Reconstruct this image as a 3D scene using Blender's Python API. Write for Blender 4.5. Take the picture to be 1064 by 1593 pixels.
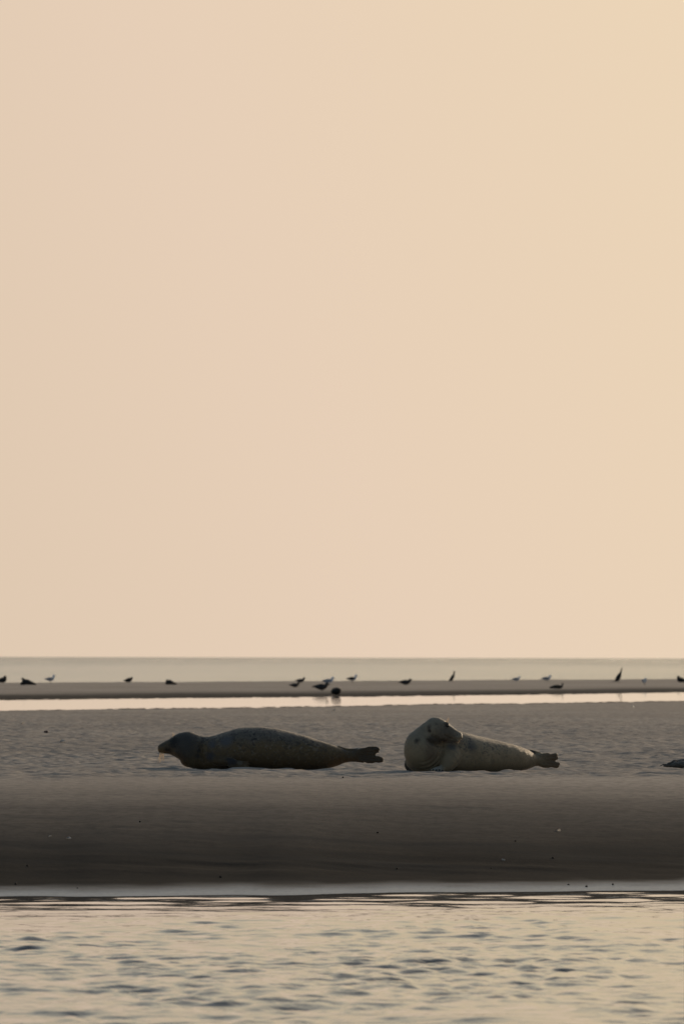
import bpy, bmesh, math, random
import numpy as np
from mathutils import Vector, Matrix, Quaternion

S = bpy.context.scene
C = S.collection
for o in list(bpy.data.objects):
    bpy.data.objects.remove(o)
R = math.radians

# ------------------------------------------------------------------ camera
CAMZ = 1.42                       # eye height above the channel water
FPX = 13000.0                     # focal length in photo pixels (1064 x 1593)
HORX, HORY, ROLL = 532.0, 1023.0, 0.0024
cam = bpy.data.cameras.new("camera")
camo = bpy.data.objects.new("camera", cam)
C.objects.link(camo)
S.camera = camo
cam.sensor_fit = 'VERTICAL'
cam.sensor_height = 36.0
cam.sensor_width = 24.0
cam.lens = 36.0 * FPX / 1593.0
cam.clip_start = 1.0
cam.clip_end = 200000.0
cam.dof.use_dof = True
cam.dof.focus_distance = 66.5
cam.dof.aperture_fstop = 11.5
camo.location = (0, 0, CAMZ)
pitch = math.atan((HORY - 796.5) / FPX)
camo.rotation_euler = (Matrix.Rotation(R(90) + pitch, 4, 'X') @ Matrix.Rotation(ROLL, 4, 'Z')).to_euler()

# ------------------------------------------------------------------ light
SUN_EL, SUN_AZ = R(12.5), R(26.0)          # azimuth measured from +Y towards +X
world = bpy.data.worlds.new("World")
S.world = world
world.use_nodes = True
wn, wl = world.node_tree.nodes, world.node_tree.links
bg = wn['Background']
BGS = 0.1
bg.inputs['Strength'].default_value = BGS
sky = wn.new('ShaderNodeTexSky')
sky.sky_type = 'NISHITA'
sky.sun_disc = False
sky.sun_elevation = SUN_EL
sky.sun_rotation = SUN_AZ
sky.altitude = 0
sky.air_density = 1.3
sky.dust_density = 2.5
sky.ozone_density = 1.6
tc = wn.new('ShaderNodeTexCoord')
sep = wn.new('ShaderNodeSeparateXYZ')
wl.new(tc.outputs['Generated'], sep.inputs[0])
# low evening haze: warm layer near the horizon that thins out with height
mr = wn.new('ShaderNodeMapRange')
mr.interpolation_type = 'SMOOTHSTEP'
mr.inputs['From Min'].default_value = 0.07
mr.inputs['From Max'].default_value = 0.27
mr.inputs['To Min'].default_value = 1.0
mr.inputs['To Max'].default_value = 0.0
wl.new(sep.outputs['Z'], mr.inputs['Value'])
dt = wn.new('ShaderNodeVectorMath'); dt.operation = 'DOT_PRODUCT'
wl.new(tc.outputs['Generated'], dt.inputs[0])
dt.inputs[1].default_value = (math.sin(SUN_AZ) * math.cos(SUN_EL), math.cos(SUN_AZ) * math.cos(SUN_EL), math.sin(SUN_EL))
az = wn.new('ShaderNodeValToRGB')
wl.new(dt.outputs['Value'], az.inputs['Fac'])
cr = az.color_ramp
def k(c, s): return (c[0]*s, c[1]*s, c[2]*s, 1)
cr.elements[0].position = 0.0; cr.elements[0].color = k((0.30, 0.31, 0.34), 1)
cr.elements[1].position = 1.0; cr.elements[1].color = k((0.96, 0.76, 0.52), 1)
e = cr.elements.new(0.55); e.color = k((0.50, 0.41, 0.33), 1)
e = cr.elements.new(0.852); e.color = k((0.715, 0.565, 0.425), 1)
e = cr.elements.new(0.881); e.color = k((0.79, 0.62, 0.475), 1)
e = cr.elements.new(0.908); e.color = k((0.83, 0.66, 0.475), 1)
sc = wn.new('ShaderNodeVectorMath'); sc.operation = 'SCALE'
wl.new(az.outputs['Color'], sc.inputs[0]); sc.inputs['Scale'].default_value = 1.0 / BGS
tint = wn.new('ShaderNodeVectorMath'); tint.operation = 'MULTIPLY'
wl.new(sky.outputs['Color'], tint.inputs[0]); tint.inputs[1].default_value = (0.98, 0.97, 0.95)
mx = wn.new('ShaderNodeMixRGB')
wl.new(mr.outputs['Result'], mx.inputs['Fac'])
wl.new(tint.outputs['Vector'], mx.inputs['Color1'])
wl.new(sc.outputs['Vector'], mx.inputs['Color2'])
wl.new(mx.outputs['Color'], bg.inputs['Color'])

sun = bpy.data.lights.new("sun", 'SUN')
sun.energy = 2.6
sun.angle = R(2.0)
sun.color = (1.0, 0.78, 0.56)
suno = bpy.data.objects.new("sun", sun)
C.objects.link(suno)
suno.location = (20, 60, 30)
suno.rotation_euler = (Vector((math.sin(SUN_AZ) * math.cos(SUN_EL), math.cos(SUN_AZ) * math.cos(SUN_EL), math.sin(SUN_EL)))).to_track_quat('Z', 'Y').to_euler()

S.view_settings.view_transform = 'Standard'
S.view_settings.look = 'None'
S.view_settings.exposure = 0.0
S.view_settings.gamma = 1.0
S.view_settings.use_curve_mapping = False
S.render.engine = 'CYCLES'

# ------------------------------------------------------------------ noise
_rs = np.random.RandomState(7)
_LAT = _rs.rand(512, 512)
def vnoise(x, y, seed=0):
    x = np.asarray(x, float) + seed * 17.37
    y = np.asarray(y, float) + seed * 9.71
    xi = np.floor(x).astype(int); yi = np.floor(y).astype(int)
    fx = x - xi; fy = y - yi
    fx = fx*fx*fx*(fx*(fx*6-15)+10); fy = fy*fy*fy*(fy*(fy*6-15)+10)
    a = _LAT[xi % 512, yi % 512]; b = _LAT[(xi+1) % 512, yi % 512]
    c = _LAT[xi % 512, (yi+1) % 512]; d = _LAT[(xi+1) % 512, (yi+1) % 512]
    return (a*(1-fx)+b*fx)*(1-fy) + (c*(1-fx)+d*fx)*fy - 0.5
def fbm(x, y, octv=3, seed=0, gain=0.5):
    r = 0; a = 1.0
    for i in range(octv):
        r = r + a * vnoise(x * 2.03**i, y * 2.03**i, seed + i)
        a *= gain
    return r
def sst(a, b, v):
    t = np.clip((v - a) / (b - a), 0, 1)
    return t*t*(3-2*t)
def lerp_tab(v, xs, ys):
    return np.interp(v, xs, ys)

# ------------------------------------------------------------------ terrain height
TOP = 0.47
def shore_y(x):      # distance of the channel's water line
    return 50.35 + 0.33*np.clip(x, -60, 60) + 0.5*vnoise(x*0.8, x*0+3.3, 4) + 0.34*vnoise(x*2.6, x*0+7.1, 5)
SH = ([-60, -8, -1.5, -0.3, 0, 0.9, 1.75, 2.3, 3.0, 5.0, 8.0, 12.0, 14.5, 16.5, 200],
      [-2.2, -0.7, -0.20, -0.03, 0.0, 0.009, 0.020, 0.048, 0.102, 0.245, 0.372, 0.446, 0.466, TOP, TOP])
_px = np.linspace(-60, 200, 5201)
_pz = np.interp(_px, SH[0], SH[1])
def _smooth(a, n):
    k_ = np.ones(n)/n
    return np.convolve(np.pad(a, n//2, mode='edge'), k_, 'valid')[:len(a)]
_pzs = _smooth(_smooth(_pz, 41), 41)
_w = sst(2.5, 4.5, _px)
_pz = _smooth(_pz, 5)*(1-_w) + _pzs*_w
FOOT = [(-0.62, 71.2, 1.06, 0.50), (1.14, 69.9, 0.86, 0.62)]
def pool_near(x): return 172 + 3.0*np.clip(x, -40, 40) + 3.0*vnoise(x*0.5, x*0+1.2, 8) + 1.0*vnoise(x*1.9, x*0+5.2, 9)
def pool_far(x): return 214 + 3.0*np.clip(x, -40, 40) + 5.0*vnoise(x*0.35, x*0+2.2, 10) + 1.2*vnoise(x*1.7, x*0+6.2, 11)
def bar_crest(x): return 322 + 3.0*np.clip(x, -60, 60) + 5*vnoise(x*0.12, x*0+4.4, 12)
POOLZ = 0.425
def height(x, y, detail=True):
    x = np.asarray(x, float); y = np.asarray(y, float)
    s = y - shore_y(x)
    z = np.interp(s, _px, _pz)
    # tide pool in the middle of the bank
    pn, pf = pool_near(x), pool_far(x)
    t = sst(0, 10, y - pn) * (1 - sst(-9, 0.5, y - pf))
    lo = sst(-12, 0, y-pn)*(1 - sst(0, 14, y-pf))
    z = z - 0.043*lo - 0.05*t
    # outer bar: slight crown, then down into the sea
    bc = bar_crest(x)
    z = z + 0.05*sst(-70, -4, y-bc)
    z = z - 1.6*sst(0, 26, y-bc)*1.0 - np.clip(y-bc-26, 0, 400)*0.01
    if detail:
        z = z + 0.018*vnoise(x*0.23, y*0.08, 20) * sst(6, 16, s) * (1-sst(150, 175, y))
        # wave ripples on the flat top of the bank
        rip = sst(15.2, 17.0, s + 1.4*vnoise(x*1.1, y*0.2, 21)) * (1 - 0.5*sst(120, 150, y))
        wx = x + 0.25*vnoise(x*1.3, y*1.3, 22)
        wy = y + 0.30*vnoise(x*1.1, y*1.1, 23)
        r1 = vnoise(wx*4.6, wy*3.4, 24)
        r2 = vnoise(wx*9.5, wy*7.5, 25)
        pit = -np.clip(vnoise(x*2.1, y*1.5, 26) - 0.26, 0, 1)
        for fx, fy, fa, fb in FOOT:
            q = np.sqrt(((x-fx)/fa)**2 + ((y-fy)/fb)**2) + 0.35*vnoise(x*3.1, y*3.1, 36)
            rip = rip*sst(0.75, 1.25, q)
            z = z + 0.016*np.exp(-((q-1.12)/0.16)**2) * (0.7 + 1.2*vnoise(x*5, y*4, 37)) - 0.004*(1-sst(.9, 1.1, q))
        z = z + rip*(0.014*r1 + 0.034*r2 + 0.05*pit)
        # faint cuspate lines and scattered dimples on the foreshore slope
        sl = sst(2.2, 3.0, s)*(1-sst(14.5, 17, s))
        z = z + sl*(0.0050*vnoise(x*0.9, y*3.1, 27) + 0.0028*vnoise(x*3.3, y*5.5, 28))
        band = np.exp(-((s - 2.9 - 0.8*vnoise(x*0.7, x*0, 29))/0.55)**2)
        z = z + band*0.011*vnoise(x*2.3, y*5.0, 30)
        band2 = np.exp(-((s - 6.2)/1.0)**2) * sst(-0.05, .25, vnoise(x*0.6, y*0.3, 34))
        z = z + band2*0.007*vnoise(x*2.6, y*6.0, 35)
        dimp = np.clip(vnoise(x*1.6, y*0.9, 31) - 0.31, 0, 1)
        z = z + sl*sst(3, 6, s)*dimp*0.10*vnoise(x*11, y*8, 32)
        bar = sst(0, 12, y-pf)*(1-sst(-6, 10, y-bc))
        z = z + bar*(0.02*vnoise(x*0.7, y*0.16, 33))
    return z

def px_dir(px, py):
    u = px - HORX; v = HORY - py
    uu = u*math.cos(ROLL) - v*math.sin(ROLL)*1.0
    vv = v + u*ROLL
    return uu/FPX, vv/FPX
def ground_at(px, py, d0=48, d1=420):
    """walk the sight line of a photo pixel until it meets the ground"""
    u, v = px_dir(px, py)
    d = np.arange(d0, d1, 0.05)
    z = height(u*d, d)
    m = np.where(CAMZ + v*d <= z)[0]
    i = m[0] if len(m) else len(d)-1
    return Vector((u*d[i], d[i], float(z[i])))
def stand_at(px, d):
    u, _ = px_dir(px, 1060)
    return Vector((u*d, d, float(height(u*d, d))))

# ------------------------------------------------------------------ node helpers
class Mat:
    def __init__(s, name):
        s.m = bpy.data.materials.new(name); s.m.use_nodes = True
        s.n = s.m.node_tree.nodes; s.l = s.m.node_tree.links
        s.p = s.n['Principled BSDF']
    def node(s, t, **kw):
        nd = s.n.new(t)
        for a, b in kw.items(): setattr(nd, a, b)
        return nd
    def link(s, a, b): s.l.new(a, b)
    def coords(s, kind='Object', scale=(1, 1, 1)):
        t = s.node('ShaderNodeTexCoord'); mp = s.node('ShaderNodeMapping')
        s.link(t.outputs[kind], mp.inputs['Vector']); mp.inputs['Scale'].default_value = scale
        return mp.outputs['Vector']
    def pos(s):
        return s.node('ShaderNodeNewGeometry').outputs['Position']
    def mapv(s, v, scale=(1, 1, 1), loc=(0, 0, 0)):
        mp = s.node('ShaderNodeMapping'); s.link(v, mp.inputs['Vector'])
        mp.inputs['Scale'].default_value = scale; mp.inputs['Location'].default_value = loc
        return mp.outputs['Vector']
    def noise(s, v, scale, detail=4, rough=0.5, dist=0.0):
        n = s.node('ShaderNodeTexNoise'); s.link(v, n.inputs['Vector'])
        n.inputs['Scale'].default_value = scale; n.inputs['Detail'].default_value = detail
        n.inputs['Roughness'].default_value = rough; n.inputs['Distortion'].default_value = dist
        return n.outputs['Fac']
    def rng(s, v, a, b, c=0.0, d=1.0, smooth=True):
        n = s.node('ShaderNodeMapRange'); s.link(v, n.inputs['Value'])
        if smooth: n.interpolation_type = 'SMOOTHSTEP'
        for q, w in zip(('From Min', 'From Max', 'To Min', 'To Max'), (a, b, c, d)): n.inputs[q].default_value = w
        return n.outputs['Result']
    def mix(s, f, a, b, typ='MIX'):
        n = s.node('ShaderNodeMixRGB', blend_type=typ)
        for inp, v in ((n.inputs['Fac'], f), (n.inputs['Color1'], a), (n.inputs['Color2'], b)):
            if isinstance(v, (int, float)): inp.default_value = v
            elif isinstance(v, tuple): inp.default_value = (*v, 1)
            else: s.link(v, inp)
        return n.outputs['Color']
    def math(s, op, a, b=0.0):
        n = s.node('ShaderNodeMath', operation=op)
        for inp, v in ((n.inputs[0], a), (n.inputs[1], b)):
            if isinstance(v, (int, float)): inp.default_value = v
            else: s.link(v, inp)
        return n.outputs[0]
    def bump(s, h, strength, dist, normal=None):
        n = s.node('ShaderNodeBump'); s.link(h, n.inputs['Height'])
        n.inputs['Strength'].default_value = strength; n.inputs['Distance'].default_value = dist
        if normal is not None: s.link(normal, n.inputs['Normal'])
        return n.outputs['Normal']
    def set(s, **kw):
        names = dict(base='Base Color', rough='Roughness', spec='Specular IOR Level', ior='IOR', normal='Normal',
                     sheen='Sheen Weight', sheenr='Sheen Roughness', sheent='Sheen Tint', coat='Coat Weight', coatr='Coat Roughness')
        for a, v in kw.items():
            i = s.p.inputs[names[a]]
            if isinstance(v, (int, float)): i.default_value = v
            elif isinstance(v, tuple): i.default_value = (*v, 1)
            else: s.link(v, i)
        return s.m

# ------------------------------------------------------------------ materials: sand, water
def sand_material():
    M = Mat('tidal_sand')
    P = M.pos()
    sx = M.node('ShaderNodeSeparateXYZ'); M.link(P, sx.inputs[0])
    z = sx.outputs['Z']
    big = M.noise(M.mapv(P, (0.25, 0.09, 0)), 1.0, 4, 0.55)
    streak = M.noise(M.mapv(P, (0.35, 1.3, 0)), 1.0, 5, 0.6, 0.3)
    fine = M.noise(M.mapv(P, (1, 1, 1)), 55.0, 3, 0.7)
    grain = M.noise(M.mapv(P, (1, 1, 1)), 9.0, 5, 0.65)
    at = M.node('ShaderNodeAttribute', attribute_name='wet')
    wetr = M.math('ADD', at.outputs['Fac'], M.math('MULTIPLY', M.math('SUBTRACT', streak, 0.5), 0.28))
    wet = M.rng(wetr, 0.0, 1.0, 0, 1, False)
    dry = M.mix(M.rng(big, 0.35, 0.65), (0.41, 0.357, 0.308), (0.50, 0.438, 0.378))
    dry = M.mix(M.rng(grain, 0.35, 0.68, 0, 0.42), dry, (0.25, 0.222, 0.195))
    mot = M.noise(M.mapv(P, (11, 4.5, 0)), 1.0, 4, 0.6, 0.4)
    dry = M.mix(M.rng(mot, 0.42, 0.62, 0, 0.40), dry, (0.19, 0.178, 0.165))
    wetc = M.mix(M.rng(streak, 0.35, 0.65), (0.011, 0.0128, 0.0145), (0.024, 0.027, 0.030))
    col = M.mix(wet, dry, wetc)
    col = M.mix(M.rng(fine, 0.3, 0.7, 0, 0.22), col, (0.05, 0.044, 0.038))
    film_sheen = M.node('ShaderNodeAttribute', attribute_name='film_sheen')
    fl = M.math('MULTIPLY', film_sheen.outputs['Fac'], M.rng(M.noise(M.mapv(P, (26, 5, 20)), 1.0, 4, 0.7), 0.3, 0.65, 0.75, 1.0))
    col = M.mix(film_sheen.outputs['Fac'], col, M.mix(M.rng(M.noise(M.mapv(P, (22, 9, 0)), 1.0, 4, 0.75), 0.50, 0.66, 0, 0.45), (0.24, 0.285, 0.33), (0.10, 0.112, 0.125)))  # pale blue: sky sheen on the wet strip painted into the base colour
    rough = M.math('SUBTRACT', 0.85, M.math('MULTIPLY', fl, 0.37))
    nb = M.bump(grain, 0.35, 0.012)
    nb = M.bump(fine, 0.35, 0.004, nb)
    spec = M.math('ADD', M.rng(wet, 0.1, 0.7, 0.038, 0.008), M.math('MULTIPLY', fl, 0.19))
    return M.set(base=col, rough=rough, normal=nb, spec=spec)

def channel_material():
    M = Mat('channel_water')
    P = M.pos()
    n1 = M.noise(M.mapv(P, (11, 13.0, 0)), 1.0, 3, 0.5, 0.2)
    sx = M.node('ShaderNodeSeparateXYZ'); M.link(P, sx.inputs[0])
    calm = M.rng(sx.outputs['Y'], 38, 49.5, 1.0, 0.04)
    b = M.node('ShaderNodeBump'); M.link(n1, b.inputs['Height']); b.inputs['Distance'].default_value = 0.006
    M.link(calm, b.inputs['Strength'])
    return M.set(base=(0.016, 0.026, 0.036), rough=0.02, ior=1.333, spec=0.5, normal=b.outputs['Normal'])

def pool_material():
    M = Mat('pool_water')
    P = M.pos()
    n1 = M.noise(M.mapv(P, (0.9, 0.5, 0)), 1.0, 2, 0.4)
    return M.set(base=(0.06, 0.055, 0.048), rough=0.02, ior=1.333, spec=0.5, normal=M.bump(n1, 1.0, 0.022))

def sea_material():
    M = Mat('sea_water')
    P = M.pos()
    n1 = M.noise(M.mapv(P, (0.35, 0.22, 0)), 1.0, 5, 0.62, 0.2)
    n2 = M.noise(M.mapv(P, (0.02, 0.0016, 0)), 1.0, 3, 0.5)
    st = M.rng(n2, 0.3, 0.7, 0.55, 1.0)
    b = M.node('ShaderNodeBump'); M.link(n1, b.inputs['Height']); b.inputs['Distance'].default_value = 0.95
    sx = M.node('ShaderNodeSeparateXYZ'); M.link(P, sx.inputs[0])
    far = M.rng(sx.outputs['Y'], 900, 3200, 1.0, 3.4)
    M.link(M.math('MULTIPLY', st, far), b.inputs['Strength'])
    return M.set(base=(0.19, 0.24, 0.215), rough=0.18, ior=1.333, spec=0.5, normal=b.outputs['Normal'])

M_SAND = sand_material()

def grid_mesh(name, xs, ys, zf, mat, kind='structure', attrs=None):
    X, Y = np.meshgrid(xs, ys)
    Z = zf(X, Y)
    nx, ny = len(xs), len(ys)
    co = np.stack([X, Y, Z], -1).reshape(-1, 3).astype(np.float32)
    me = bpy.data.meshes.new(name)
    me.vertices.add(nx*ny); me.vertices.foreach_set('co', co.ravel())
    i = np.arange((ny-1)*(nx-1)); r = i // (nx-1); c = i % (nx-1)
    a = r*nx + c
    q = np.stack([a, a+1, a+1+nx, a+nx], -1).astype(np.int32)
    me.loops.add(q.size); me.loops.foreach_set('vertex_index', q.ravel())
    me.polygons.add(len(q)); me.polygons.foreach_set('loop_start', (np.arange(len(q))*4).astype(np.int32))
    try: me.polygons.foreach_set('loop_total', np.full(len(q), 4, np.int32))
    except Exception: pass
    me.update(calc_edges=True)
    me.polygons.foreach_set('use_smooth', np.ones(len(q), bool))
    if attrs:
        for an, f in attrs.items():
            at = me.attributes.new(an, 'FLOAT', 'POINT')
            at.data.foreach_set('value', f(X, Y, Z).reshape(-1).astype(np.float32))
    me.materials.append(mat)
    o = bpy.data.objects.new(name, me); C.objects.link(o)
    if kind: o['kind'] = kind
    return o

def spread(lim, step, far, ratio=1.35):
    v = list(np.arange(0, lim + step/2, step)); d = step
    while v[-1] < far:
        d *= ratio; v.append(v[-1] + d)
    v = np.array(v); return np.concatenate([-v[:0:-1], v])
xs = spread(7.4, 0.042, 2500, 1.22)
ys = np.concatenate([-np.array([260, 180, 120, 80, 50, 30, 15, 5])[:0:-1]*0 + np.linspace(-60, 40, 7), np.arange(42, 48.5, 0.5),
                     np.arange(48.6, 53.5, 0.05), np.arange(53.5, 66, 0.09), np.arange(66, 92, 0.048), np.arange(92, 118, 0.075), np.arange(118, 152, 0.12),
                     np.arange(152, 260, 0.6), np.arange(260, 400, 1.0), np.array([420, 460, 520, 700, 1200])])
def wetf(X, Y, Z):
    s = Y - shore_y(X)
    w = 1 - np.clip((s - 3.5)/11.5, 0, 1)**1.05
    pn, pf, bc = pool_near(X), pool_far(X), bar_crest(X)
    w = np.maximum(w, 0.55*sst(-14, 0, Y-pn)*(1-sst(0, 45, Y-pf)))
    w = np.maximum(w, 0.95*sst(-3, 2, Y-pn)*(1-sst(0, 40, Y-pf)))
    return w
def film_sheenf(X, Y, Z):  # mask of the wet film and of its painted sky sheen
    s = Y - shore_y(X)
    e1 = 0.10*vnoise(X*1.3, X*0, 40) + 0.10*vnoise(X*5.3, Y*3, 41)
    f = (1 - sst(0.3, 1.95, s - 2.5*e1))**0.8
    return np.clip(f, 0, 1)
ground = grid_mesh('sandbank', xs, ys, lambda X, Y: height(X, Y), M_SAND, attrs=dict(wet=wetf, film_sheen=film_sheenf))

# channel in front of the bank: wind ripples as a sum of many small waves
_wr = np.random.RandomState(11)
def make_waves(n, lo, hi, spread_, slope):
    lam = np.exp(_wr.uniform(np.log(lo), np.log(hi), n))
    ang = _wr.normal(math.pi/2+0.25, spread_, n)
    kx = 2*np.pi/lam*np.cos(ang); ky = 2*np.pi/lam*np.sin(ang)
    amp = slope*lam/(2*np.pi)*math.sqrt(2.0/n)
    return kx, ky, amp, _wr.uniform(0, 2*np.pi, n)
WA = make_waves(100, 0.09, 0.30, 0.75, 0.122)
WB = make_waves(26, 0.7, 2.6, 0.60, 0.026)
WC = make_waves(34, 0.30, 1.1, 0.9, 0.040)
def wsum(W, X, Y):
    z = np.zeros_like(X)
    for kx, ky, a, p in zip(*W): z += a*np.sin(kx*X + ky*Y + p)
    return z
def waterz(X, Y):
    m = (np.abs(X) < 60) & (Y > -10)
    sh = shore_y(X) - Y
    g = sst(1.4, 10.0, sh)
    gust = np.clip(0.98 + 1.4*vnoise(X*0.8, Y*0.35, 50) + 0.9*vnoise(X*2.3, Y*1.1, 53), 0.2, 2.1)
    z = np.zeros_like(X)
    x, y = X[m], Y[m]
    xw = x + 0.15*vnoise(x*0.9, y*0.9, 51); yw = y + 0.15*vnoise(x*0.9, y*0.9, 52)
    z[m] = wsum(WA, xw, yw)*(0.015 + 0.985*g[m])*gust[m] + wsum(WB, x, y)*(0.06+0.94*g[m]) + wsum(WC, xw, yw)*(0.27 + 0.73*sst(2.0, 5.5, sh[m]))*sst(-0.3, 0.8, sh[m])
    return z
wxs = spread(4.4, 0.028, 2500, 1.16)
wys = np.concatenate([np.array([-400, -200, -100, -50, -20, 0]), np.arange(5, 28, 0.5), np.arange(28, 30, 0.1), np.arange(30, 54.5, 0.038)])
# farther sideways the bank's edge runs obliquely; let the water reach under the sand
wys = np.concatenate([wys, np.array([56, 60, 66, 72])])
channel = grid_mesh('channel', wxs, wys, waterz, channel_material())

pool = grid_mesh('tide_pool', np.linspace(-45, 45, 40), np.linspace(20, 360, 60)[20:], lambda X, Y: np.full_like(X, POOLZ), pool_material())
def clip_pool():
    bm = bmesh.new(); bm.from_mesh(pool.data)
    bm.clear()
    L = []; Rr = []
    for x in np.linspace(-45, 45, 91):
        L.append((x, float(pool_near(x)) - 3)); Rr.append((x, float(pool_far(x)) + 4))
    vs = [(bm.verts.new((x, a, POOLZ)), bm.verts.new((x, b, POOLZ))) for (x, a), (_, b) in zip(L, Rr)]
    for (a, b), (c, d) in zip(vs, vs[1:]): bm.faces.new((a, c, d, b))
    bm.to_mesh(pool.data); bm.free()
clip_pool()

sxs = spread(400, 40, 90000, 1.5)
sys_ = np.concatenate([np.array([250, 300, 360, 430, 520, 640, 800, 1000, 1300, 1800, 2600, 4000, 6500, 10000, 16000, 26000, 42000, 70000, 110000])])
sea = grid_mesh('sea', sxs, sys_, lambda X, Y: np.full_like(X, 0.0), sea_material())

# ------------------------------------------------------------------ body building
def ring_loft(bm, st, seg=28):
    """st: list of (centre, right_vec, up_vec, bottom_flatness); vectors carry the half sizes"""
    rings = []
    for c, rv, uv, flat in st:
        ring = []
        for i in range(seg):
            t = 2*math.pi*i/seg
            ct, s_ = math.cos(t), math.sin(t)
            n = 1.0 if s_ > 0 else 1.0/(1+flat)
            x = math.copysign(abs(ct)**n, ct); y = math.copysign(abs(s_)**n, s_)
            ring.append(bm.verts.new(c + rv*x + uv*y))
        rings.append(ring)
    for a, b in zip(rings, rings[1:]):
        for i in range(seg):
            j = (i+1) % seg
            bm.faces.new((a[i], a[j], b[j], b[i]))
    bm.faces.new(rings[0][::-1]); bm.faces.new(rings[-1])

def catmull(pts, n):
    P = np.array(pts, float); out = []
    P = np.vstack([2*P[0]-P[1], P, 2*P[-1]-P[-2]])
    for i in range(1, len(P)-2):
        for t in np.linspace(0, 1, n, endpoint=False):
            a, b, c, d = P[i-1], P[i], P[i+1], P[i+2]
            out.append(0.5*((2*b) + (c-a)*t + (2*a-5*b+4*c-d)*t*t + (3*b-a-3*c+d)*t**3))
    out.append(P[-2]); return np.array(out)

def tube(bm, pts, n=5, seg=14, up=(0, 0, 1), squash=1.0, roundcap=True):
    """pts: (x,y,z,r) swept tube; squash scales the radius along 'up'"""
    P = catmull(pts, n)
    cs = P[:, :3]; r = np.maximum(P[:, 3], 0.0006)
    st = []
    T0 = Vector(cs[1]-cs[0]).normalized(); T1 = Vector(cs[-1]-cs[-2]).normalized()
    if roundcap:
        pre = [(Vector(cs[0]) - T0*r[0]*math.sin(a), r[0]*math.cos(a)) for a in (R(80), R(50), R(25))]
        post = [(Vector(cs[-1]) + T1*r[-1]*math.sin(a), r[-1]*math.cos(a)) for a in (R(25), R(50), R(80))]
    else: pre, post = [], []
    seq = pre + [(Vector(c), rr) for c, rr in zip(cs, r)] + post
    for i, (c, rr) in enumerate(seq):
        a = seq[max(i-1, 0)][0]; b = seq[min(i+1, len(seq)-1)][0]
        T = (b-a).normalized() if (b-a).length > 1e-9 else T0
        U = Vector(up); rv = T.cross(U)
        if rv.length < 1e-3: rv = T.cross(Vector((0, 1, 0)))
        rv.normalize(); uv = rv.cross(T).normalized()
        st.append((c, rv*rr, uv*rr*squash, 0.0))
    ring_loft(bm, st, seg)

def ellipsoid(bm, c, r, rot=None, u=20, v=14):
    m = Matrix.Translation(c)
    if rot is not None: m = m @ rot
    m = m @ Matrix.Diagonal((*r, 1))
    bmesh.ops.create_uvsphere(bm, u_segments=u, v_segments=v, radius=1.0, matrix=m)

def mesh_obj(name, bm, mat, parent=None, smooth=True):
    bmesh.ops.recalc_face_normals(bm, faces=bm.faces)
    me = bpy.data.meshes.new(name); bm.to_mesh(me); bm.free()
    if smooth:
        for p in me.polygons: p.use_smooth = True
    me.materials.append(mat)
    o = bpy.data.objects.new(name, me); C.objects.link(o)
    if parent: o.parent = parent
    return o

def fuse(o, voxel, smooth=6):
    """weld overlapping volumes into one continuous skin"""
    m = o.modifiers.new('r', 'REMESH'); m.mode = 'VOXEL'; m.voxel_size = voxel; m.use_smooth_shade = True
    s = o.modifiers.new('s', 'SMOOTH'); s.factor = 0.5; s.iterations = smooth
    dg = bpy.context.evaluated_depsgraph_get()
    me = bpy.data.meshes.new_from_object(o.evaluated_get(dg))
    old = o.data; o.modifiers.clear(); o.data = me; me.name = o.name
    bpy.data.meshes.remove(old)
    for p in me.polygons: p.use_smooth = True

def displace(o, f):
    me = o.data; n = len(me.vertices)
    co = np.zeros(n*3, np.float32); me.vertices.foreach_get('co', co); co = co.reshape(-1, 3)
    no = np.zeros(n*3, np.float32); me.vertices.foreach_get('normal', no); no = no.reshape(-1, 3)
    d = f(co, no)
    co2 = co + no*d[:, None]
    me.vertices.foreach_set('co', co2.ravel().astype(np.float32)); me.update()

def empty(name, loc, rz=0.0, label=None, cat=None, group=None):
    o = bpy.data.objects.new(name, None); C.objects.link(o)
    o.empty_display_size = 0.1
    o.location = loc; o.rotation_euler = (0, 0, rz)
    if label: o['label'] = label
    if cat: o['category'] = cat
    if group: o['group'] = group
    return o

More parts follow.
